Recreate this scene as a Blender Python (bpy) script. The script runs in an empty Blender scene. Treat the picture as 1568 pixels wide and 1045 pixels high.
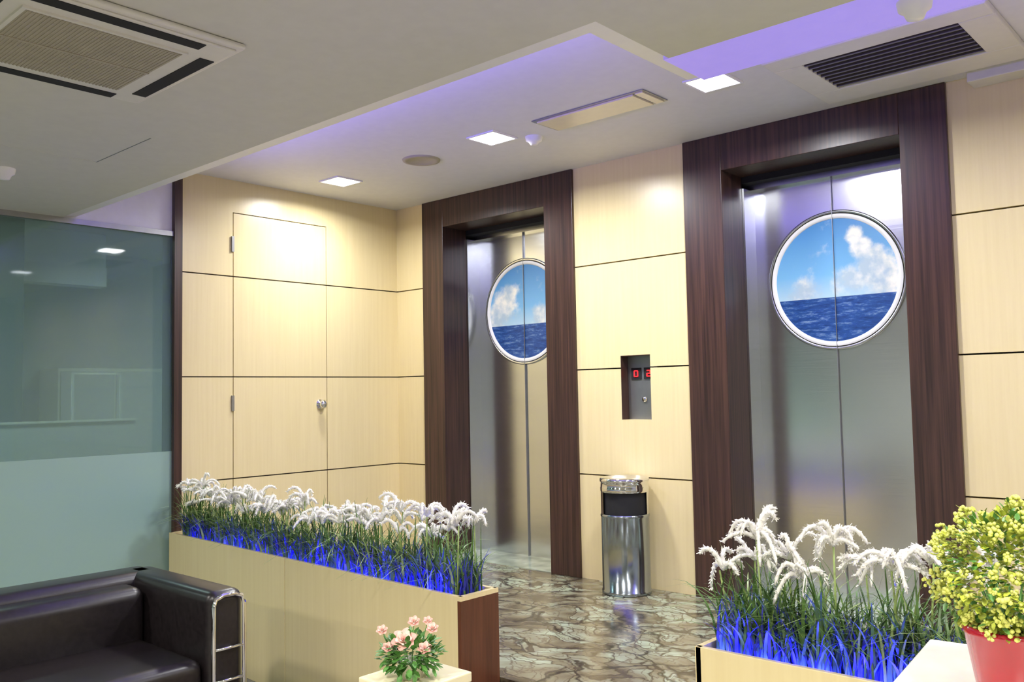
import bpy, bmesh, math, random
from mathutils import Vector, Matrix
random.seed(7)
sc=bpy.context.scene
try:
    sc.view_settings.view_transform='Standard'; sc.view_settings.look='None'
    sc.view_settings.exposure=0.0
except Exception: pass

# ------------------------------------------------------------ materials
def newmat(name):
    m=bpy.data.materials.new(name); m.use_nodes=True
    nt=m.node_tree; b=nt.nodes['Principled BSDF']
    return m,nt,b
def plain(name,col,rough=.5,metal=0,coat=0,noise=0.04,nscale=20,emis=None,es=0,trans=0):
    m,nt,b=newmat(name)
    tc=nt.nodes.new('ShaderNodeTexCoord'); n=nt.nodes.new('ShaderNodeTexNoise'); n.inputs['Scale'].default_value=nscale
    nt.links.new(tc.outputs['Object'],n.inputs['Vector'])
    r=nt.nodes.new('ShaderNodeValToRGB')
    r.color_ramp.elements[0].position=.3; r.color_ramp.elements[1].position=.7
    r.color_ramp.elements[0].color=[c*(1-noise) for c in col]+[1]
    r.color_ramp.elements[1].color=[min(1,c*(1+noise)) for c in col]+[1]
    nt.links.new(n.outputs['Fac'],r.inputs[0]); nt.links.new(r.outputs[0],b.inputs['Base Color'])
    b.inputs['Roughness'].default_value=rough; b.inputs['Metallic'].default_value=metal
    b.inputs['Coat Weight'].default_value=coat
    if emis: b.inputs['Emission Color'].default_value=list(emis)+[1]; b.inputs['Emission Strength'].default_value=es
    if trans:
        b.inputs['Subsurface Weight'].default_value=trans
    return m
def wood(name,c1,c2,scale=(45,45,1.6),rough=.35,bump=0.0):
    m,nt,b=newmat(name)
    tc=nt.nodes.new('ShaderNodeTexCoord'); mp=nt.nodes.new('ShaderNodeMapping'); mp.inputs['Scale'].default_value=scale
    n=nt.nodes.new('ShaderNodeTexNoise'); n.inputs['Scale'].default_value=1.0; n.inputs['Detail'].default_value=5; n.inputs['Roughness'].default_value=.6
    nt.links.new(tc.outputs['Object'],mp.inputs[0]); nt.links.new(mp.outputs[0],n.inputs['Vector'])
    r=nt.nodes.new('ShaderNodeValToRGB'); r.color_ramp.elements[0].position=.32; r.color_ramp.elements[1].position=.68
    r.color_ramp.elements[0].color=list(c1)+[1]; r.color_ramp.elements[1].color=list(c2)+[1]
    nt.links.new(n.outputs['Fac'],r.inputs[0]); nt.links.new(r.outputs[0],b.inputs['Base Color'])
    b.inputs['Roughness'].default_value=rough
    return m
M={}
M['lam']=wood('light_maple_laminate',(.755,.625,.335),(.795,.67,.375),rough=.29)
M['walnut']=wood('dark_walnut_laminate',(.024,.012,.010),(.078,.037,.027),scale=(70,70,1.5),rough=.33)
M['red_wood']=wood('reddish_wood',(.075,.027,.014),(.135,.048,.024),scale=(50,50,2),rough=.3)
M['seam']=plain('seam_black',(.03,.02,.015),.7)
M['white']=plain('white_ceiling_paint',(.70,.70,.69),.6,noise=.02)
M['cream']=plain('cream_ceiling_paint',(.64,.63,.54),.6,noise=.02)
M['trimwhite']=plain('white_gloss_trim',(.88,.87,.88),.35,noise=.01)
M['wallpaint']=plain('white_wall_paint',(.76,.75,.78),.6,noise=.02)
M['grey']=plain('grey_wall_paint',(.44,.46,.45),.7,noise=.05)
M['steeltrim']=plain('polished_steel',(.62,.63,.65),.22,1.0)
M['chrome']=plain('chrome',(.8,.8,.82),.06,1.0,noise=.01)
M['black']=plain('black_void',(.01,.01,.012),.8)
M['leather']=plain('black_leather',(.012,.009,.010),.33,noise=.3,nscale=60)
M['acwhite']=plain('ac_plastic',(.70,.68,.60),.45,noise=.02)
M['acgrille']=plain('ac_grille',(.40,.36,.27),.6,noise=.05)
M['louvre']=plain('louvre_grey',(.18,.17,.16),.5)
M['led']=plain('downlight_led',(1,1,1),.5,emis=(.93,.95,1),es=14)
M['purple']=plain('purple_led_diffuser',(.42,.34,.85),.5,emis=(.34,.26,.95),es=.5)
M['red']=plain('red_ceramic',(.40,.006,.022),.25,coat=.4)
M['yleaf']=plain('yellow_green_leaf',(.40,.45,.05),.45,noise=.45,nscale=60)
M['yberry']=plain('yellow_flower',(.66,.68,.15),.55,noise=.2,nscale=60)
M['dgreen']=plain('grass_blade_green',(.09,.18,.04),.4,noise=.5,nscale=14)
M['lgreen']=plain('stem_green',(.30,.40,.12),.45,noise=.3,nscale=25)
M['ledgrass']=plain('grass_blade_blue_lit',(.06,.07,.50),.4,noise=.3,nscale=14)  # blue LED light on the low blades put into their colour
M['petal']=plain('white_flower_spike',(.88,.86,.80),.6,noise=.06,nscale=120)
M['rose']=plain('pink_rose',(.86,.46,.38),.5,noise=.12,nscale=50)
M['rosec']=plain('pale_pink_rose',(.92,.68,.58),.5,noise=.1,nscale=50)
M['rleaf']=plain('rose_leaf_green',(.10,.26,.05),.4,noise=.4,nscale=60)
M['soil']=plain('dark_moss',(.03,.035,.03),.9)
M['mask']=plain('plate_grey',(.35,.35,.36),.35,.8)
M['rdisp']=plain('red_display',(.8,.02,.02),.5,emis=(1,.02,.03),es=1.4)
M['creamgloss']=plain('cream_lacquer',(.84,.76,.50),.3,noise=.02)
M['whitegloss']=plain('white_lacquer',(.84,.81,.68),.25,noise=.02)
M['dfloor']=plain('beige_bounce_floor',(.24,.22,.18),.7,noise=.2)  # unseen lounge floor, lightened to bounce light onto the ceiling
M['pale']=plain('pale_green_marble',(.36,.41,.32),.15,noise=.25,nscale=9)
M['binsteel']=plain('satin_steel',(.36,.41,.48),.16,1.0,noise=.03)
M['darkcol']=plain('dark_reflection_tone',(.05,.07,.07),.5)

# brushed steel door
def steel():
    m,nt,b=newmat('brushed_stainless')
    tc=nt.nodes.new('ShaderNodeTexCoord'); mp=nt.nodes.new('ShaderNodeMapping'); mp.inputs['Scale'].default_value=(3,3,300)
    n=nt.nodes.new('ShaderNodeTexNoise'); n.inputs['Scale'].default_value=1; n.inputs['Detail'].default_value=3
    nt.links.new(tc.outputs['Object'],mp.inputs[0]); nt.links.new(mp.outputs[0],n.inputs['Vector'])
    mr=nt.nodes.new('ShaderNodeMapRange'); mr.inputs[3].default_value=.16; mr.inputs[4].default_value=.26
    nt.links.new(n.outputs['Fac'],mr.inputs[0]); nt.links.new(mr.outputs[0],b.inputs['Roughness'])
    b.inputs['Base Color'].default_value=(.70,.72,.74,1); b.inputs['Metallic'].default_value=1
    return m
M['steel']=steel()
# marble floor
def marble():
    m,nt,b=newmat('rainforest_marble')
    tc=nt.nodes.new('ShaderNodeTexCoord')
    n0=nt.nodes.new('ShaderNodeTexNoise'); n0.inputs['Scale'].default_value=2.3; n0.inputs['Detail'].default_value=5
    nt.links.new(tc.outputs['Object'],n0.inputs['Vector'])
    mx=nt.nodes.new('ShaderNodeVectorMath'); mx.operation='MULTIPLY_ADD'
    nt.links.new(n0.outputs['Color'],mx.inputs[0]); mx.inputs[1].default_value=(.55,.55,.55); nt.links.new(tc.outputs['Object'],mx.inputs[2])
    def vor(sc_,w,rot,st,feat='DISTANCE_TO_EDGE'):
        mp=nt.nodes.new('ShaderNodeMapping'); mp.inputs['Scale'].default_value=st; mp.inputs['Rotation'].default_value=(0,0,rot)
        nt.links.new(mx.outputs[0],mp.inputs[0])
        v=nt.nodes.new('ShaderNodeTexVoronoi'); v.feature=feat; v.inputs['Scale'].default_value=sc_
        nt.links.new(mp.outputs[0],v.inputs['Vector'])
        if feat=='F1': return v
        r=nt.nodes.new('ShaderNodeMapRange'); r.inputs[2].default_value=w; nt.links.new(v.outputs['Distance'],r.inputs[0]); r.inputs[3].default_value=1; r.inputs[4].default_value=0
        return r
    v1=vor(2.4,.05,.7,(1,2.0,1)); v2=vor(5.2,.055,-.5,(1,2.0,1)); v3=vor(11,.06,.2,(1,1.6,1))
    vc=vor(5.2,0,-.5,(1,2.0,1),'F1')
    n1=nt.nodes.new('ShaderNodeTexNoise'); n1.inputs['Scale'].default_value=2.4; n1.inputs['Detail'].default_value=8; n1.inputs['Distortion'].default_value=1.6
    nt.links.new(tc.outputs['Object'],n1.inputs['Vector'])
    sp=nt.nodes.new('ShaderNodeSeparateColor'); nt.links.new(vc.outputs['Color'],sp.inputs[0])
    ad=nt.nodes.new('ShaderNodeMath'); ad.operation='MULTIPLY_ADD'; nt.links.new(sp.outputs[0],ad.inputs[0]); ad.inputs[1].default_value=.30
    sb=nt.nodes.new('ShaderNodeMath'); sb.operation='SUBTRACT'; nt.links.new(n1.outputs['Fac'],sb.inputs[0]); sb.inputs[1].default_value=.14
    nt.links.new(sb.outputs[0],ad.inputs[2])
    cr=nt.nodes.new('ShaderNodeValToRGB'); e=cr.color_ramp.elements
    e[0].position=.30; e[0].color=(.10,.08,.05,1); e[1].position=.70; e[1].color=(.35,.40,.29,1)
    k=e.new(.45); k.color=(.20,.175,.11,1); k=e.new(.56); k.color=(.26,.26,.18,1)
    nt.links.new(ad.outputs[0],cr.inputs[0]); cur=cr.outputs[0]
    for v,c in ((v3,(.14,.115,.075,1)),(v2,(.07,.05,.032,1)),(v1,(.032,.025,.02,1))):
        a=nt.nodes.new('ShaderNodeMix'); a.data_type='RGBA'; nt.links.new(v.outputs[0],a.inputs[0]); nt.links.new(cur,a.inputs[6]); a.inputs[7].default_value=c; cur=a.outputs[2]
    nt.links.new(cur,b.inputs['Base Color']); b.inputs['Roughness'].default_value=.18
    return m
M['marble']=marble()
# glass
def glassmat(name,base,tr,rough):
    m,nt,b=newmat(name)
    b.inputs['Base Color'].default_value=list(base)+[1]; b.inputs['Roughness'].default_value=rough
    b.inputs['Specular IOR Level'].default_value=.9
    t=nt.nodes.new('ShaderNodeBsdfTransparent'); t.inputs[0].default_value=(.72,.88,.84,1)
    mx=nt.nodes.new('ShaderNodeMixShader'); mx.inputs[0].default_value=tr
    o=nt.nodes['Material Output']
    nt.links.new(b.outputs[0],mx.inputs[1]); nt.links.new(t.outputs[0],mx.inputs[2]); nt.links.new(mx.outputs[0],o.inputs[0])
    return m
M['glass']=glassmat('tinted_glass',(.18,.27,.26),.5,.03)
M['frost']=glassmat('frosted_glass_film',(.30,.45,.40),.12,.3)
# sea picture
def seamat(name,blobs):
    m,nt,b=newmat(name); L=nt.links
    tc=nt.nodes.new('ShaderNodeTexCoord'); sp=nt.nodes.new('ShaderNodeSeparateXYZ'); L.new(tc.outputs['Generated'],sp.inputs[0])
    sky=nt.nodes.new('ShaderNodeValToRGB'); e=sky.color_ramp.elements
    e[0].position=.37; e[0].color=(.44,.64,.78,1); e[1].position=1; e[1].color=(.06,.26,.60,1)
    k=e.new(.55); k.color=(.20,.48,.78,1)
    L.new(sp.outputs['Z'],sky.inputs[0])
    n=nt.nodes.new('ShaderNodeTexNoise'); n.inputs['Scale'].default_value=4.6; n.inputs['Detail'].default_value=10; n.inputs['Roughness'].default_value=.6
    L.new(tc.outputs['Generated'],n.inputs['Vector'])
    cmb=nt.nodes.new('ShaderNodeCombineXYZ'); L.new(sp.outputs['X'],cmb.inputs[0]); cmb.inputs[1].default_value=.5; L.new(sp.outputs['Z'],cmb.inputs[2])
    acc=None
    for (bx,bz,br) in blobs:
        d=nt.nodes.new('ShaderNodeVectorMath'); d.operation='DISTANCE'; d.inputs[1].default_value=(bx,.5,bz)
        L.new(cmb.outputs[0],d.inputs[0])
        r=nt.nodes.new('ShaderNodeMapRange'); r.inputs[1].default_value=0; r.inputs[2].default_value=br*1.6; r.inputs[3].default_value=.85; r.inputs[4].default_value=0; L.new(d.outputs['Value'],r.inputs[0])
        if acc is None: acc=r.outputs[0]
        else:
            q=nt.nodes.new('ShaderNodeMath'); q.operation='SMOOTH_MAX'; q.inputs[2].default_value=.1; L.new(acc,q.inputs[0]); L.new(r.outputs[0],q.inputs[1]); acc=q.outputs[0]
    s=nt.nodes.new('ShaderNodeMath'); s.operation='MULTIPLY_ADD'; L.new(n.outputs['Fac'],s.inputs[0]); s.inputs[1].default_value=1.5; L.new(acc,s.inputs[2])
    cm=nt.nodes.new('ShaderNodeMapRange'); cm.interpolation_type='SMOOTHSTEP'; cm.inputs[1].default_value=.94; cm.inputs[2].default_value=1.36; L.new(s.outputs[0],cm.inputs[0])
    n2=nt.nodes.new('ShaderNodeTexNoise'); n2.inputs['Scale'].default_value=7; n2.inputs['Detail'].default_value=9; L.new(tc.outputs['Generated'],n2.inputs['Vector'])
    cc=nt.nodes.new('ShaderNodeValToRGB'); cc.color_ramp.elements[0].position=.38; cc.color_ramp.elements[0].color=(.46,.58,.68,1); cc.color_ramp.elements[1].position=.58; cc.color_ramp.elements[1].color=(.90,.88,.82,1)
    L.new(n2.outputs['Fac'],cc.inputs[0])
    a=nt.nodes.new('ShaderNodeMix'); a.data_type='RGBA'; L.new(cm.outputs[0],a.inputs[0]); L.new(sky.outputs[0],a.inputs[6]); L.new(cc.outputs[0],a.inputs[7])
    mp=nt.nodes.new('ShaderNodeMapping'); mp.inputs['Scale'].default_value=(10,1,50); L.new(tc.outputs['Generated'],mp.inputs[0])
    n3=nt.nodes.new('ShaderNodeTexNoise'); n3.inputs['Scale'].default_value=1; n3.inputs['Detail'].default_value=8; n3.inputs['Roughness'].default_value=.7; L.new(mp.outputs[0],n3.inputs['Vector'])
    sea=nt.nodes.new('ShaderNodeValToRGB'); sea.color_ramp.elements[0].position=.36; sea.color_ramp.elements[0].color=(.008,.04,.17,1); sea.color_ramp.elements[1].position=.68; sea.color_ramp.elements[1].color=(.22,.34,.54,1)
    k=sea.color_ramp.elements.new(.53); k.color=(.02,.085,.31,1)
    L.new(n3.outputs['Fac'],sea.inputs[0])
    st=nt.nodes.new('ShaderNodeMath'); st.operation='LESS_THAN'; st.inputs[1].default_value=.36; L.new(sp.outputs['Z'],st.inputs[0])
    f=nt.nodes.new('ShaderNodeMix'); f.data_type='RGBA'; L.new(st.outputs[0],f.inputs[0]); L.new(a.outputs[2],f.inputs[6]); L.new(sea.outputs[0],f.inputs[7])
    L.new(f.outputs[2],b.inputs['Base Color']); b.inputs['Roughness'].default_value=.35
    return m
M['sea1']=seamat('sea_picture_print_a',[(.18,.54,.2),(.28,.70,.11),(.1,.46,.15),(.7,.42,.12)])
M['sea2']=seamat('sea_picture_print_b',[(.86,.55,.2),(.62,.48,.12),(.66,.84,.07),(.72,.74,.09),(.94,.46,.18),(.25,.41,.12)])

# ------------------------------------------------------------ mesh builder
class MB:
    def __init__(s): s.v=[];s.f=[];s.m=[];s.mats=[];s.sm=[]
    def mi(s,k):
        if k not in s.mats: s.mats.append(k)
        return s.mats.index(k)
    def add(s,vs,fs,k,smooth=False):
        o=len(s.v); s.v+= [tuple(v) for v in vs]
        i=s.mi(k)
        for f in fs: s.f.append([a+o for a in f]); s.m.append(i); s.sm.append(smooth)
    def box(s,x0,x1,y0,y1,z0,z1,k):
        vs=[(x0,y0,z0),(x1,y0,z0),(x1,y1,z0),(x0,y1,z0),(x0,y0,z1),(x1,y0,z1),(x1,y1,z1),(x0,y1,z1)]
        s.add(vs,[(0,3,2,1),(4,5,6,7),(0,1,5,4),(1,2,6,5),(2,3,7,6),(3,0,4,7)],k)
    def prism(s,pts,z0,z1,k):
        n=len(pts); vs=[(p[0],p[1],z0) for p in pts]+[(p[0],p[1],z1) for p in pts]
        fs=[tuple(reversed(range(n))),tuple(range(n,2*n))]+[(i,(i+1)%n,n+(i+1)%n,n+i) for i in range(n)]
        s.add(vs,fs,k)
    def lathe(s,prof,c,k,n=32,axis='z'):
        vs=[];fs=[]
        for (r,h) in prof:
            for i in range(n):
                a=2*math.pi*i/n
                if axis=='z': vs.append((c[0]+r*math.cos(a),c[1]+r*math.sin(a),c[2]+h))
                elif axis=='y': vs.append((c[0]+r*math.cos(a),c[1]+h,c[2]+r*math.sin(a)))
                else: vs.append((c[0]+h,c[1]+r*math.cos(a),c[2]+r*math.sin(a)))
        for j in range(len(prof)-1):
            for i in range(n):
                q=(j*n+i,j*n+(i+1)%n,(j+1)*n+(i+1)%n,(j+1)*n+i)
                fs.append(q if axis!='y' else tuple(reversed(q)))
        s.add(vs,fs,k,True)
    def tube(s,pts,rad,k,n=8):
        pts=[Vector(p) for p in pts]; vs=[];fs=[]
        if not hasattr(rad,'__len__'): rad=[rad]*len(pts)
        up=Vector((0.03,.02,1))
        for j,p in enumerate(pts):
            d=(pts[min(j+1,len(pts)-1)]-pts[max(j-1,0)]).normalized()
            a=d.cross(up)
            if a.length<.05: a=d.cross(Vector((1,0,0)))
            a.normalize(); b=d.cross(a)
            for i in range(n):
                t=2*math.pi*i/n; vs.append(p+(a*math.cos(t)+b*math.sin(t))*rad[j])
        for j in range(len(pts)-1):
            for i in range(n): fs.append((j*n+i,j*n+(i+1)%n,(j+1)*n+(i+1)%n,(j+1)*n+i))
        fs.append(tuple(reversed(range(n)))); fs.append(tuple((len(pts)-1)*n+i for i in range(n)))
        s.add(vs,fs,k,True)
    def done(s,name,parent=None,bevel=0,seg=2,sub=0):
        me=bpy.data.meshes.new(name); me.from_pydata(s.v,[],s.f); 
        for k in s.mats: me.materials.append(M[k])
        me.polygons.foreach_set('material_index',s.m); me.polygons.foreach_set('use_smooth',s.sm)
        me.update(); o=bpy.data.objects.new(name,me); sc.collection.objects.link(o)
        if parent: o.parent=parent
        if bevel:
            md=o.modifiers.new('b','BEVEL'); md.width=bevel; md.segments=seg; md.limit_method='ANGLE'
            if seg>2:
                for p in me.polygons: p.use_smooth=True
        return o
def empty(name):
    e=bpy.data.objects.new(name,None); sc.collection.objects.link(e); e.empty_display_size=.1; return e

CZ=2.57; DZ=2.18; G=.004
# ------------------------------------------------------------ walls
w=MB()
w.box(1.72,2.53,.08,.75,0,CZ,'seam'); w.box(3.94,8,.08,.75,0,CZ,'seam'); w.box(-.06,.31,.08,.75,0,CZ,'seam')
w.box(-.06,8,.62,.75,0,CZ,'seam')
rows=[(0,.64),(.64,1.29),(1.29,1.94),(1.94,CZ)]
def pb(x0,x1,z0,z1): w.box(x0,x1,0,.085,z0+(G if z0>0 else 0),z1-(G if z1<CZ else 0),'lam')
for (a,b) in rows:
    pb(0,.31,a,b)
    pb(3.94,5.16,a,b); pb(5.17,6.4,a,b); pb(6.41,8,a,b)
pb(1.72,2.53,0,.64); pb(1.72,2.53,1.94,CZ)
hx0,hx1,hz0,hz1=2.05,2.26,.98,1.365
for (a,b) in rows[1:3]: pb(1.72,hx0,a,b); pb(hx1,2.53,a,b)
w.box(hx0,hx1,0,.085,.64+G,hz0,'lam'); w.box(hx0,hx1,0,.085,hz1,1.94-G,'lam')
w.done('wall_back')
w=MB()
w.box(-.12,-.012,-1.80,0.08,0,CZ,'seam')
cols=[(-1.75,-1.385),(-1.385,-.656),(-.656,0)]
g2=.003
for (a,b) in rows[:3]:
    for i,(c,d) in enumerate(cols):
        w.box(-.02,0,c+(g2 if i else 0),d-(g2 if i<2 else 0),a+(G if a else 0),b-G,'lam')
w.box(-.02,0,-1.75,-1.385-g2,1.94+G,CZ,'lam'); w.box(-.02,0,-.656+g2,0,1.94+G,CZ,'lam')
w.box(-.02,0,-1.385-g2,-.656+g2,2.357+g2,CZ,'lam'); w.box(-.02,0,-1.385+g2,-.656-g2,1.94+G,2.357-g2,'lam')
w.done('wall_left')
w=MB(); w.box(-.06,.035,-1.80,-1.75,0,CZ,'walnut'); w.done('trim_1')
w=MB()
for z in (.25,1.12,2.15): w.box(-.001,.012,-1.40,-1.383,z-.05,z+.05,'mask')
w.done('trim_2')
w=MB(); w.lathe([(0,.062),(.02,.06),(.03,.045),(.028,.03),(.012,.022),(.012,.008),(.033,.006),(.034,0)],(0.0,-.713,1.10),'chrome',24,'x'); w.done('door_knob')
# glass partition
gp=empty('glass_partition')
w=MB(); w.box(-.006,.006,-8,-1.80,.84,DZ-.03,'glass'); w.done('clear_glass',gp)
w=MB(); w.box(-.006,.006,-8,-1.80,-.3,.84,'frost'); w.done('frosted_glass',gp)
w=MB(); w.box(-.02,.02,-8,-1.80,DZ-.03,DZ,'mask'); w.done('top_rail',gp)
w=MB(); w.box(-.12,0,-8,-1.80,DZ,CZ,'wallpaint'); w.done('wall_above_glass')
# adjoining office seen through the glass, furnished to stand in for its reflections
w=MB(); w.box(-3.6,-3.5,-8,1,-.3,CZ,'grey'); w.done('wall_office')
w=MB(); w.box(-3.5,-.12,1,1.1,-.3,CZ,'grey'); w.done('wall_office_end')
e=empty('office_cabinet'); w=MB()
w.box(-3.49,-3.05,-1.3,-.3,-.3,1.45,'cream'); w.box(-3.05,-3.035,-1.28,-.81,-.25,1.42,'grey'); w.box(-3.05,-3.035,-.79,-.32,-.25,1.42,'grey')
w.box(-3.035,-3.02,-.85,-.835,.5,.7,'mask'); w.box(-3.035,-3.02,-.765,-.75,.5,.7,'mask'); w.done('cabinet_body',e,.004)
e=empty('office_desk'); w=MB(); w.box(-2.2,-1.5,-2.9,-1.2,.42,.45,'whitegloss')
for (x,y) in ((-2.15,-2.85),(-1.55,-2.85),(-2.15,-1.25),(-1.55,-1.25)): w.box(x-.02,x+.02,y-.02,y+.02,-.3,.42,'mask')
w.box(-1.56,-1.54,-2.8,-1.3,.45,1.0,'grey'); w.box(-1.57,-1.53,-2.8,-1.3,1.0,1.015,'cream')
for y in (-1.75,-1.4): w.box(-1.60,-1.585,y-.008,y+.008,.45,1.36,'grey')  # added posts and bar imitate a railing reflected in the glass
w.box(-1.60,-1.585,-1.75,-1.4,1.35,1.36,'cream'); w.done('desk_and_reflected_rail',e)
e=empty('reflection_column'); w=MB(); w.box(-2.1,-1.85,-2.45,-2.0,-.299,CZ-.001,'darkcol'); w.box(-2.12,-1.83,-2.47,-1.98,-.299,-.18,'mask'); w.done('reflection_shaft',e,.005)  # added dark upright imitates a reflection in the glass
e=empty('lit_strip_reflection'); w=MB(); w.box(-2.6,-2.45,-5,-1.15,2.12,CZ-.001,'trimwhite'); w.box(-2.45,-2.43,-5,-1.15,2.12,2.28,'wallpaint'); w.done('reflected_strip',e)  # added white bar imitates a lit strip reflected in the glass
# enclosure
w=MB(); w.box(-3.6,8,-8.1,-8,-.3,CZ,'grey'); w.done('wall_front')
w=MB(); w.box(8,8.1,-8,.75,-.3,CZ,'grey'); w.done('wall_right')
w=MB(); w.box(-3.6,8.1,-8.1,1.1,CZ,CZ+.1,'white'); w.done('ceiling')
w=MB()
w.box(0.001,3.71,-8,-2.45,DZ,DZ+.06,'cream'); w.box(3.71,8,-8,-2.07,DZ,DZ+.06,'cream')
w.box(0.001,3.71,-2.45,-2.37,DZ+.015,DZ+.05,'trimwhite')
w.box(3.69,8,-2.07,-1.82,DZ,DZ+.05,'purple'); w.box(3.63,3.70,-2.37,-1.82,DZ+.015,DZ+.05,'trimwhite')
w.done('ceiling_dropped')
w=MB(); w.box(-.06,8,-1.73,.62,-.3,0,'marble'); w.done('floor')
w=MB(); w.box(-3.6,8,-8,-1.73,-.4,-.3,'dfloor'); w.box(-3.6,-.06,-1.73,1,-.4,-.3,'dfloor'); w.done('floor_lounge')
w=MB(); w.box(2.633,3.677,-2.05,-1.732,-.3,-.15,'red_wood'); w.done('trim_step')
w=MB(); w.box(.53,1.48,.0,.62,0,.004,'pale'); w.box(2.77,3.72,.0,.62,0,.004,'pale'); w.done('trim_threshold')

# ------------------------------------------------------------ elevators
def lift(x0,x1,ox0,ox1,sea,nm,cx):
    e=empty(nm)
    w=MB()
    w.box(x0,ox0,-.02,.22,0,CZ-.001,'walnut'); w.box(ox1,x1,-.02,.22,0,CZ-.001,'walnut'); w.box(ox0,ox1,-.02,.22,2.365,CZ-.001,'walnut')
    w.done('wood_surround',e,.003)
    w=MB()
    w.box(ox0-.1,ox0+.012,.22,.36,0,2.30,'steel'); w.box(ox1-.012,ox1+.1,.22,.36,0,2.30,'steel')
    w.box(ox0-.1,ox1+.1,.22,.30,2.33,2.45,'black'); w.box(ox0-.1,ox1+.1,.30,.36,2.30,2.40,'steeltrim')
    w.box(x0,ox0-.05,.22,.6,0,CZ-.01,'black');w.box(ox1+.05,x1,.22,.6,0,CZ-.01,'black'); w.box(x0,x1,.22,.6,2.42,CZ-.01,'black')
    w.done('steel_jamb',e)
    w=MB(); w.box(ox0-.1,cx-.002,.35,.39,.004,2.31,'steel'); w.done('door_leaf_a',e)
    w=MB(); w.box(cx+.002,ox1+.1,.35,.39,.004,2.31,'steel'); w.done('door_leaf_b',e)
    w=MB(); c=(cx,.35,1.737)
    w.lathe([(.383,0),(.383,-.010),(.376,-.014),(.368,-.010)],c,'steeltrim',96,'y')
    w.lathe([(.368,-.010),(.366,-.006),(.362,-.010)],c,'black',96,'y')
    w.lathe([(.362,-.010),(.352,-.014),(.338,-.010),(.336,-.004)],c,'trimwhite',96,'y')
    w.done('porthole_ring',e)
    w=MB(); n=96
    vs=[(cx,.345,c[2])]+[(cx+.337*math.cos(2*math.pi*i/n),.345,c[2]+.337*math.sin(2*math.pi*i/n)) for i in range(n)]
    w.add(vs,[(0,i+1,(i+1)%n+1) for i in range(n)],sea); w.done('sea_picture',e)
    w=MB(); w.box(cx-.0015,cx+.0015,.336,.352,.004,2.31,'mask'); w.done('door_meeting_edge',e)
    return e
lift(.31,1.72,.53,1.485,'sea1','elevator',.985)
lift(2.53,3.94,2.77,3.725,'sea2','elevator',3.24)

# call panel
e=empty('elevator_call_panel')
w=MB(); w.box(hx0,hx1,.072,.084,hz0,hz1,'mask'); w.box(hx0,hx0+.004,0.0,.072,hz0,hz1,'walnut'); w.box(hx0,hx1,0.0,.072,hz1-.004,hz1,'walnut')
w.box(hx0+.03,hx0+.10,.066,.073,1.22,1.29,'black'); w.box(hx0+.12,hx0+.19,.066,.073,1.22,1.29,'black')
w.lathe([(0,-.008),(.014,-.008),(.016,0)],(hx0+.12,.07,1.10),'chrome',20,'y')
w.done('steel_plate',e)
w=MB()
def seg(cx,cz,on):
    a,b,t=.012,.017,.0032
    S={'t':(cx-a,cx+a,cz+b-t,cz+b+t),'m':(cx-a,cx+a,cz-t,cz+t),'b':(cx-a,cx+a,cz-b-t,cz-b+t),'tl':(cx-a-t,cx-a+t,cz,cz+b),'tr':(cx+a-t,cx+a+t,cz,cz+b),'bl':(cx-a-t,cx-a+t,cz-b,cz),'br':(cx+a-t,cx+a+t,cz-b,cz)}
    for k in on: q=S[k]; w.box(q[0],q[1],.062,.067,q[2],q[3],'rdisp')
seg(hx0+.065,1.255,['t','b','tl','tr','bl','br']); seg(hx0+.155,1.255,['t','tr','m','bl','b'])
w.done('display_digits',e)

# ------------------------------------------------------------ ash bin
e=empty('ashtray_bin'); bx,by=2.165,-.16; R=.138
w=MB()
w.lathe([(0,0),(R,0),(R+.004,.004),(R+.004,.02),(R,.024),(R,.43),(R+.003,.435),(R+.003,.445),(R,.45)],(bx,by,0),'binsteel',48)
w.lathe([(R,.575),(R+.002,.58),(R+.002,.60),(R,.605),(R,.63),(R+.005,.635),(R+.003,.655),(R-.01,.655),(R-.02,.64),(0,.63)],(bx,by,0),'chrome',48)
w.done('steel_body',e)
w=MB(); w.lathe([(R-.012,.44),(R-.012,.58)],(bx,by,0),'black',48)
w.done('dark_opening',e)
w=MB()
n=40
for i in range(n):
    a0=2*math.pi*i/n; a1=2*math.pi*(i+1)/n; am=math.degrees((a0+a1)/2)
    dcam=abs(((am-305)+180)%360-180)
    if dcam>62:
        w.add([(bx+R*math.cos(a),by+R*math.sin(a),z) for a,z in ((a0,.45),(a1,.45),(a1,.575),(a0,.575))],[(0,1,2,3)],'chrome',True)
w.done('opening_surround',e)

# ------------------------------------------------------------ ceiling fixtures
def downlight(x,y,z=CZ,p=30,s=.09,col=(.98,.98,1)):
    e=empty('square_downlight'); w=MB(); t=.012
    w.box(x-s-t,x+s+t,y-s-t,y-s,z-.008,z-.0005,'trimwhite');w.box(x-s-t,x+s+t,y+s,y+s+t,z-.008,z-.0005,'trimwhite')
    w.box(x-s-t,x-s,y-s,y+s,z-.008,z-.0005,'trimwhite');w.box(x+s,x+s+t,y-s,y+s,z-.008,z-.0005,'trimwhite')
    w.box(x-s,x+s,y-s,y+s,z-.004,z-.0005,'led'); w.done('housing',e)
    l=bpy.data.lights.new('downlight_lamp','AREA'); l.shape='SQUARE'; l.size=s*2; l.energy=p; l.color=col; l.spread=math.radians(165)
    o=bpy.data.objects.new('lamp',l); o.location=(x,y,z-.012); sc.collection.objects.link(o); o.parent=e
for (x,y,p) in [(.467,-.875,19),(1.842,-.88,34),(3.166,-.80,34),(5.2,-.88,30),(6.6,-.88,25)]: downlight(x,y,p=p)
WC=(1,.97,.91)
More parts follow.
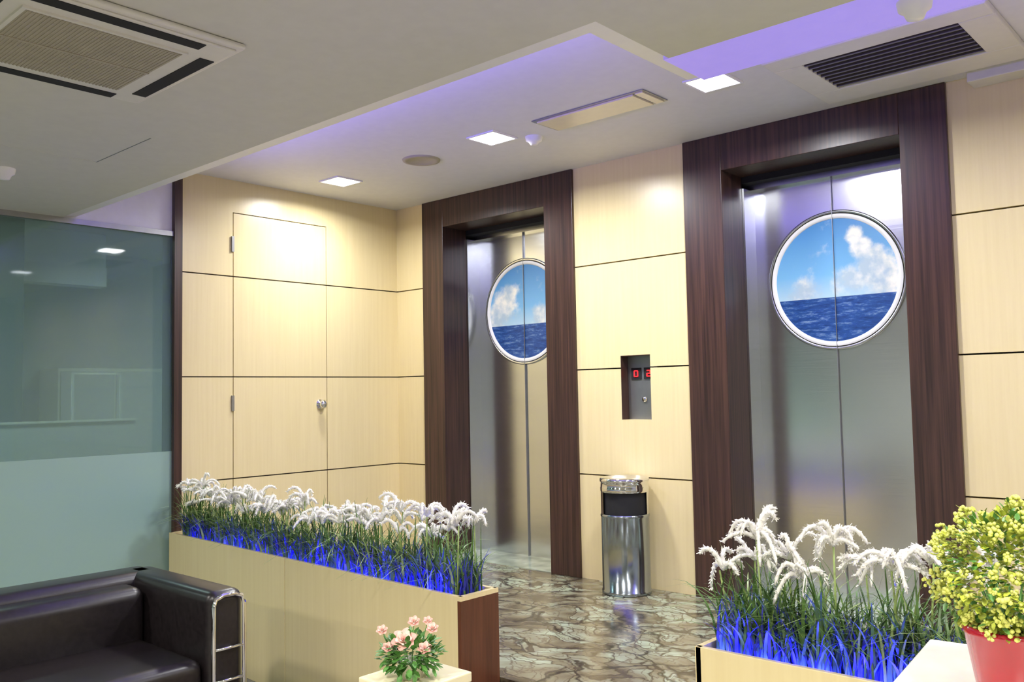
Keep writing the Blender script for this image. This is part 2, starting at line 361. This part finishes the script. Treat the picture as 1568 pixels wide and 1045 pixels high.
for (x,y,p) in [(3.6,-4.3,54),(5.3,-3.3,42),(1.2,-4.6,32),(3.5,-6.2,54),(6.3,-5.2,54),(1.2,-6.4,38)]: downlight(x,y,DZ,p,col=WC)
for (x,y) in [(-1.0,-2.6),(-1.8,-5),(-1.0,-.5)]: downlight(x,y,CZ,50,.15)
e=empty('ceiling_speaker'); w=MB(); w.lathe([(0,-.006),(.085,-.006),(.09,-.010),(.112,-.008),(.115,0)],(1.222,-.846,CZ),'acgrille',40); w.done('grille',e)
e=empty('smoke_detector'); w=MB(); w.lathe([(0,-.045),(.02,-.044),(.03,-.03),(.045,-.022),(.05,0)],(2.01,-.72,CZ),'trimwhite',28); w.done('dome',e)
e=empty('smoke_detector'); w=MB(); w.lathe([(0,-.05),(.022,-.048),(.03,-.03),(.042,-.022),(.046,0)],(4.40,-1.95,DZ),'trimwhite',28); w.done('dome',e)
e=empty('smoke_detector'); w=MB(); w.lathe([(0,-.05),(.022,-.048),(.03,-.03),(.042,-.022),(.046,0)],(.92,-3.04,DZ),'trimwhite',28); w.done('dome',e)
# access panel
e=empty('ceiling_access_panel'); w=MB(); x0,x1,y0,y1=2.19,2.88,-.95,-.73
w.box(x0,x1,y0,y1,CZ-.006,CZ-.0005,'mask'); w.box(x0+.02,x1-.07,y0+.02,y1-.02,CZ-.014,CZ-.004,'creamgloss'); w.box(x1-.055,x1-.012,y0+.015,y1-.015,CZ-.012,CZ-.004,'creamgloss')
w.done('panel',e)
# ceiling air grille
e=empty('ceiling_air_grille'); w=MB(); X0,X1,Y0,Y1=3.58,4.20,-.77,-.36
ox0,ox1,oy0,oy1=3.45,4.33,-.90,-.17
z0,z1=CZ-.03,CZ-.0005
w.box(ox0,ox1,oy0,Y0,z0,z1,'acwhite');w.box(ox0,ox1,Y1,oy1,z0,z1,'acwhite');w.box(ox0,X0,Y0,Y1,z0,z1,'acwhite');w.box(X1,ox1,Y0,Y1,z0,z1,'acwhite')
w.done('frame',e,.006); w=MB(); w.box(X0,X1,Y0,Y1,CZ-.004,z1,'black')
for i in range(9):
    y=Y0+.012+i*(Y1-Y0-.02)/8.8
    w.add([(X0,y+.010,z0+.001),(X1,y+.010,z0+.001),(X1,y,CZ-.008),(X0,y,CZ-.008)],[(0,1,2,3)],'seam')
    w.box(X0,X1,y+.008,y+.015,z0,z0+.003,'louvre')
w.done('louvres',e)
w=MB(); w.box(4.06,8,-.12,-.0005,CZ-.06,CZ-.0005,'acwhite'); w.done('trim_soffit',None,.004)
# ac cassette
e=empty('air_conditioner_cassette'); w=MB(); ax0,ax1,ay0,ay1=2.21,2.89,-3.72,-3.04; z0=DZ-.03; z1=DZ-.0005
sl=[(ax0+.11,ax1-.13,ay1-.075,ay1-.03),(ax0+.11,ax1-.11,ay0+.03,ay0+.075),(ax0+.03,ax0+.075,ay0+.11,ay1-.11),(ax1-.075,ax1-.03,ay0+.11,ay1-.11)]
w.box(ax0,ax1,ay0,ay1,z0+.012,z1,'acwhite')
w.done('panel',e,.008,3)
w=MB(); w.box(ax0+.02,ax1-.02,ay0+.02,ay1-.02,z0+.004,z0+.013,'acwhite'); w.done('inner_panel',e,.004)
w=MB()
for q in sl: w.box(*q,z0+.002,z0+.006,'black')
w.done('air_slots',e)
w=MB(); gx0,gx1,gy0,gy1=ax0+.13,ax1-.13,ay0+.13,ay1-.13
w.box(gx0-.012,gx1+.012,gy0-.012,gy1+.012,z0-.002,z0+.006,'acwhite')
w.box(gx0,gx1,gy0,gy1,z0-.003,z0+.002,'acgrille')
for i in range(40):
    y=gy0+.006+i*(gy1-gy0-.012)/39; w.box(gx0,gx1,y-.002,y+.002,z0-.0045,z0-.002,'acgrille')
w.box((gx0+gx1)/2-.005,(gx0+gx1)/2+.005,gy0,gy1,z0-.0055,z0-.002,'acgrille')
w.done('intake_grille',e)
w=MB(); w.box(1.30,1.303,-3.3,-2.8,DZ-.001,DZ,'cream');w.box(1.30,1.80,-2.803,-2.8,DZ-.0015,DZ,'mask'); w.done('trim_hatch')

# ------------------------------------------------------------ planters
def grass(w,pts_fn,n,blue_frac,xmin,ymin):
    for i in range(n):
        x,y=pts_fn(); az=random.uniform(0,2*math.pi)
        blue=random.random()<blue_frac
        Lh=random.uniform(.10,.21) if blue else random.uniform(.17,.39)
        lean=random.uniform(.03,.12) if blue else random.uniform(.04,.24)
        if not blue and random.random()<.14: lean=random.uniform(.22,.34)
        lean=min(lean,max(.03,x-xmin-.03)) if xmin<1 else lean
        dx,dy=math.cos(az),math.sin(az); px,py=-dy,dx
        if dy<0: lean=min(lean,max(.02,(y-ymin)/-dy))
        if dy>0 : lean=min(lean,.25)
        wd=random.uniform(.003,.006)
        vs=[];fs=[];N=6
        for j in range(N+1):
            t=j/N; h=Lh*(t-.42*(lean/.2)*t*t*t); r=lean*t*t
            ww=wd*(1-t**1.5)*1.0+.0006
            c=(x+dx*r,y+dy*r,.33+h)
            vs+=[(c[0]-px*ww,c[1]-py*ww,c[2]),(c[0]+px*ww,c[1]+py*ww,c[2])]
        for j in range(N): fs.append((2*j,2*j+1,2*j+3,2*j+2))
        w.add(vs,fs,'ledgrass' if blue else ('lgreen' if random.random()<.12 else 'dgreen'),True)
def cluster(w,ws,x,y,h,n,size=1.0,droop=1.0,th=1.0):
    w.tube([(x,y,.33),(x+random.uniform(-.01,.01),y,.35+h*.5),(x+random.uniform(-.015,.015),y,.35+h)],.003,'lgreen',5)
    for i in range(n):
        az=2*math.pi*i/n+random.uniform(-.5,.5); r=random.uniform(.05,.105)*size; up=random.uniform(.03,.085)*size; dr=random.uniform(-.02,.09)*size*droop
        pts=[];rad=[];N=14; s=random.uniform(.85,1.15)*th
        tw=random.uniform(-.7,.7)
        for j in range(N+1):
            t=j/N; a=az+tw*t
            pts.append(Vector((x+math.cos(a)*r*t,y+math.sin(a)*r*t,.35+h+up*2.6*t*(1-t*.75)-dr*t*t)))
            base=.0064*s*(1-.4*t*t) if j>1 else (.0025 if j==0 else .0045)
            rad.append(base*(1.22 if j%2 else .86))
        rad[-1]*=.5
        ws.tube(pts,rad,'petal',6)
        for q in range(70):
            f=random.uniform(1,N-.01); j=int(f); c=pts[j].lerp(pts[j+1],f-j); R0=rad[j]
            dd=(pts[j+1]-pts[j]).normalized(); v=rvec(); v=(v-dd*v.dot(dd))
            if v.length<.1: continue
            v.normalize(); L=random.uniform(.004,.0075)*s; sd=dd.cross(v)*.0022
            p0=c+v*R0*.6; tip=c+v*(R0*.7+L)+dd*L*.8
            ws.add([p0-sd,p0+sd,tip+sd*.7,tip-sd*.7],[(0,1,2,3)],'petal',True)
def rvec():
    while 1:
        v=Vector((random.uniform(-1,1),random.uniform(-1,1),random.uniform(-1,1)))
        if .1<v.length<1: return v.normalized()
def planter(nm,cs,z,nb,clusters,joints,endmat,fn,bf,droop,ymin,th):
    e=empty(nm); w=MB(); (a,b,c,d)=cs
    t=.018
    def lerp(p,q,s): return (p[0]+(q[0]-p[0])*s,p[1]+(q[1]-p[1])*s)
    def wall(p,q,inn,z0,z1,k):
        w.prism([p,q,(q[0]+inn[0],q[1]+inn[1]),(p[0]+inn[0],p[1]+inn[1])],z0,z1,k)
    js=[0]+joints+[1]
    for i in range(len(js)-1):
        L=math.dist(a,b); g=.002/L
        wall(lerp(a,b,js[i]+(g if i else 0)),lerp(a,b,js[i+1]-(g if i<len(js)-2 else 0)),(0,t),-.299,z,'lam')
    w.prism([(d[0],d[1]-t),(c[0],c[1]-t),c,d],-.299,z,'lam')
    w.done('box_panels',e,.002)
    w=MB()
    w.prism([(b[0]-t,b[1]),(b[0]+.001,b[1]),(c[0]+.001,c[1]),(c[0]-t,c[1])],-.299,z-.018,endmat[1])
    w.prism([(b[0]-t,b[1]+.001),(b[0]+.001,b[1]+.001),(c[0]+.001,c[1]),(c[0]-t,c[1])],z-.018,z,'lam')
    w.prism([(a[0]-.001,a[1]),(a[0]+t,a[1]),(d[0]+t,d[1]),(d[0]-.001,d[1])],-.299,z,endmat[0])
    w.done('box_ends',e)
    w=MB(); q=.01; w.prism([(a[0]+q,a[1]+q),(b[0]-q,b[1]+q),(c[0]-q,c[1]-q),(d[0]+q,d[1]-q)],z-.06,z-.04,'soil'); w.done('soil',e)
    w=MB(); grass(w,fn,nb,bf,cs[0][0],ymin); 
    ws=MB()
    for (x,y,h,n,s) in clusters: cluster(w,ws,x,y,h,n,s,droop,th)
    w.done('grass_blades',e); ws.done('flower_spikes',e)
    return e
def f1():
    x=random.uniform(.14,2.58); fy=-1.83-.045*x; return x,random.uniform(fy+.03,-1.76)
cl=[]
for i in range(50):
    x=.16+i*2.40/49+random.uniform(-.03,.03); fy=-1.83-.045*x
    cl.append((x,random.uniform(fy+.04,-1.77),random.uniform(.17,.30),random.randint(4,6),random.uniform(.8,1.1)*(.7 if x<.3 else 1)))
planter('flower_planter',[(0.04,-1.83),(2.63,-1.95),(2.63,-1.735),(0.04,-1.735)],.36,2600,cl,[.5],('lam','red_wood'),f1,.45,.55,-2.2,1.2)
def f2(): return random.uniform(3.73,5.6),random.uniform(-1.93,-1.76)
cl=[(3.73,-1.87,.23,6,1.1),(3.80,-1.80,.26,6,1.0),(3.85,-1.88,.34,11,1.1),(3.93,-1.83,.28,8,1.05),(3.99,-1.88,.23,8,1.0),(4.08,-1.86,.34,11,1.1),(4.16,-1.80,.28,7,1),(4.25,-1.87,.29,10,1.05),(4.34,-1.85,.32,10,1.05),(4.42,-1.82,.27,7,1.0),(4.5,-1.86,.33,8,1.0),(4.7,-1.83,.3,8,1),(4.9,-1.85,.34,8,1.0),(5.15,-1.85,.33,8,1.0),(5.4,-1.85,.33,8,1.0)]
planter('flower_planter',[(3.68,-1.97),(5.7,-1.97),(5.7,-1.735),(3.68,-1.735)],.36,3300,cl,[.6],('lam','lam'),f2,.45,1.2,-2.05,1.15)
def area(nm,loc,sx,sy,p,col,rot=(0,0,0),spread=180):
    l=bpy.data.lights.new(nm,'AREA'); l.shape='RECTANGLE'; l.size=sx; l.size_y=sy; l.energy=p; l.color=col; l.spread=math.radians(spread)
    o=bpy.data.objects.new(nm,l); o.location=loc; o.rotation_euler=rot; sc.collection.objects.link(o); return o
P=math.pi
BL=(.03,.03,1)
area('blue_planter_led',(1.35,-1.845,.335),2.38,.02,15,BL,(P,0,-.046),120)
area('blue_planter_led',(1.35,-1.765,.335),2.4,.02,12,BL,(P,0,0),120)
area('blue_planter_led',(4.65,-1.92,.335),1.85,.02,20,BL,(P,0,0),120)
area('blue_planter_led',(4.65,-1.765,.335),1.85,.02,12,BL,(P,0,0),120)
# purple cove strips
PU=(.22,.15,1)
area('purple_cove_led',(2.1,-2.40,2.27),3.1,.03,28,PU,(P*.76,0,0),100)
area('purple_cove_led',(5.8,-1.85,2.27),4.1,.03,20,PU,(P*.78,0,0),100)
area('purple_cove_led',(3.68,-2.1,2.27),.03,.5,6,PU,(0,P*1.2,0),110)

# ------------------------------------------------------------ sofa
e=empty('leather_sofa')
FZ=-.3; SB,SF=1.18,2.0; YA=-2.51
def rb(nm,x0,x1,y0,y1,z0,z1,bv,k='leather',seg=5):
    w=MB(); w.box(x0,x1,y0,y1,z0,z1,k); return w.done(nm,e,bv,seg)
rb('base',SB+.05,SF-.04,-4.5,YA-.05,FZ+.1,.02,.02)
rb('backrest',SB,SB+.20,-4.5,YA-.02,FZ+.12,.415,.045)
rb('arm_right',SB+.05,SF,YA-.15,YA,FZ+.1,.415,.04)
rb('arm_left',SB+.05,SF,-4.65,-4.5,FZ+.1,.41,.04)
rb('back_cushion_a',SB+.16,SB+.33,-3.58,YA-.155,.1,.38,.05); rb('back_cushion_b',SB+.16,SB+.33,-4.5,-3.59,.1,.38,.05)
rb('seat_cushion_a',SB+.25,SF-.02,-3.58,YA-.155,.0,.17,.045); rb('seat_cushion_b',SB+.25,SF-.02,-4.5,-3.59,.0,.17,.045)
w=MB()
for (yy0,yy1) in ((YA-.14,YA-.01),(-4.64,-4.51)):
    fx=SF+.012; top=.40
    w.tube([(fx,yy0,FZ),(fx,yy0,top-.04),(fx,yy0+.012,top-.012),(fx,yy0+.04,top),(fx,yy1-.04,top),(fx,yy1-.012,top-.012),(fx,yy1,top-.04),(fx,yy1,FZ)],.009,'chrome',10)
    for z in (.2,.08,-.04): w.tube([(fx,yy0,z),(fx,yy1,z)],.006,'chrome',8)
for yy in (YA-.1,-4.58): w.tube([(SB+.1,yy,FZ),(SB+.1,yy,FZ+.12)],.015,'chrome',10)
w.done('chrome_frame',e)

# ------------------------------------------------------------ rose pot on pedestal
e=empty('flower_pedestal'); w=MB(); px0,px1,py0,py1=3.03,3.235,-2.745,-2.52
w.box(px0,px1,py0,py1,-.299,.30,'creamgloss'); w.done('column',e,.004)
w=MB(); w.box(px0-.01,px1+.01,py0-.01,py1+.01,.30,.33,'creamgloss'); w.done('top',e,.004)
e=empty('potted_roses'); cx,cy=3.145,-2.66
w=MB(); w.lathe([(0,0),(.032,0),(.042,.045),(.045,.05),(.041,.05),(.038,.04),(0,.04)],(cx,cy,.331),'whitegloss',24); w.done('pot',e)
def leaf(w,c,d,L,W,k):
    d=Vector(d).normalized(); s=d.cross(Vector((0,0,1)))
    if s.length<.1: s=Vector((1,0,0))
    s.normalize(); n=s.cross(d); c=Vector(c)
    vs=[c,c+d*L*.35+s*W*.5+n*W*.15,c+d*L*.75+s*W*.38+n*W*.1,c+d*L,c+d*L*.75-s*W*.38+n*W*.1,c+d*L*.35-s*W*.5+n*W*.15,c+d*L*.5]
    w.add(vs,[(0,1,6),(1,2,6),(2,3,6),(3,4,6),(4,5,6),(5,0,6)],k,True)
w=MB()
for i in range(420):
    v=rvec(); c=Vector((cx,cy,.395))+Vector((v.x*.088,v.y*.088,v.z*.055))*random.uniform(.4,1)
    d=v+rvec()*.5; leaf(w,c,d,random.uniform(.02,.034),random.uniform(.013,.02),'rleaf')
w.done('leaves',e)
def rose(w,c,r):
    c=Vector(c)
    for ring,(n,tilt,rr,k) in enumerate([(6,.35,1,'rose'),(5,.8,.8,'rosec'),(5,1.15,.6,'rosec'),(4,1.4,.38,'rose')]):
        for i in range(n):
            a=2*math.pi*i/n+ring*.5
            o=Vector((math.cos(a),math.sin(a),0)); s=Vector((-math.sin(a),math.cos(a),0)); u=Vector((0,0,1))
            vs=[];fs=[]
            for p in range(4):
                t=p/3
                for q in range(5):
                    sx=(q-2)/2; wdt=r*rr*.75*math.sin(math.pi*(.2+.65*t))
                    rad=r*rr*(math.cos(tilt)*t+.22); h=r*(.95*math.sin(tilt)*t*rr+.25*(1-rr))*1.1
                    p_=o*(rad-abs(sx)**2*r*rr*.25+ (.12*r if p==3 else 0))+s*sx*wdt+u*(h-.3*r)
                    p_.rotate(Matrix.Rotation(.75,3,Vector((.75,.66,0))))
                    vs.append(c+p_)
            for p in range(3):
                for q in range(4): fs.append((p*5+q,p*5+q+1,(p+1)*5+q+1,(p+1)*5+q))
            w.add(vs,fs,k,True)
w=MB()
for (dx,dy,z,r) in [(0.01,-.035,.448,.030),(.06,.03,.475,.015),(-.07,-.05,.465,.014),(.06,0,.425,.017),(-.02,.03,.482,.015),(-.045,-.05,.42,.014),(.03,.04,.49,.012)]:
    rose(w,(cx+dx,cy+dy,z),r); w.tube([(cx+dx*.3,cy+dy*.3,.37),(cx+dx,cy+dy,z-.3*r)],.0015,'rleaf',5)
w.done('roses',e)

# ------------------------------------------------------------ right cabinet and red pot
e=empty('white_cabinet'); w=MB()
th=math.radians(6)
def rot(px,py): return (4.43+px*math.cos(th)-py*math.sin(th), -2.16+px*math.sin(th)+py*math.cos(th))
w.prism([rot(0,-.9),rot(.75,-.9),rot(.75,0),rot(0,0)],.52,.55,'whitegloss'); w.done('top',e,.004)
w=MB(); w.prism([rot(.02,-.88),rot(.73,-.88),rot(.73,-.02),rot(.02,-.02)],-.299,.52,'creamgloss'); w.done('body',e,.003)
e=empty('potted_yellow_bush'); cx,cy=4.685,-2.50
w=MB(); w.lathe([(0,0),(.058,0),(.062,.01),(.082,.125),(.086,.127),(.086,.14),(.078,.14),(.07,.12),(0,.12)],(cx,cy,.551),'red',40); w.done('pot',e)
w=MB(); wb=MB()
C0=Vector((cx,cy,.79))
for i in range(2200):
    v=rvec(); rr=random.uniform(.5,1)**.6
    c=C0+Vector((v.x*.122,v.y*.122,v.z*.118))*rr*(1+.12*math.sin(9*v.x+7*v.z))
    d=v+rvec()*.7; leaf(w,c,d,random.uniform(.012,.022),random.uniform(.008,.013),'yleaf' if random.random()<.72 else 'rleaf')
for i in range(230):
    v=rvec(); c=C0+Vector((v.x*.13,v.y*.13,v.z*.124))*random.uniform(.88,1.05)*(1+.12*math.sin(9*v.x+7*v.z))
    s=random.uniform(.006,.011)
    for q in range(9):
        o=rvec()*s*.9; k=s*.42
        wb.lathe([(0,-k),(k*.8,-k*.6),(k,0),(k*.8,k*.6),(0,k)],c+o,'yberry',5)
for i in range(14):
    a=i*2*math.pi/14; w.tube([(cx+.01*math.cos(a),cy+.01*math.sin(a),.66),(cx+.05*math.cos(a),cy+.05*math.sin(a),.76)],.002,'rleaf',5)
w.done('leaves',e); wb.done('blossoms',e)

# ------------------------------------------------------------ world + camera
wd=bpy.data.worlds.new('World'); sc.world=wd; wd.use_nodes=True
wd.node_tree.nodes['Background'].inputs[0].default_value=(.8,.85,1,1); wd.node_tree.nodes['Background'].inputs[1].default_value=.2
Yc=Vector((1219,-57.5,-1351)).normalized(); Xc=Vector((1502,108.5,1351)).normalized()
Zc=Xc.cross(Yc).normalized(); Yc=Zc.cross(Xc)
Rm=Matrix((Xc,Yc,Zc))
cam=bpy.data.cameras.new('camera'); co=bpy.data.objects.new('camera',cam); sc.collection.objects.link(co)
co.matrix_world=Matrix.Translation((5.13,-4.40,1.15))@Rm.to_4x4()
cam.sensor_width=36; cam.lens=36*1351/1568; cam.clip_start=.05
sc.camera=co
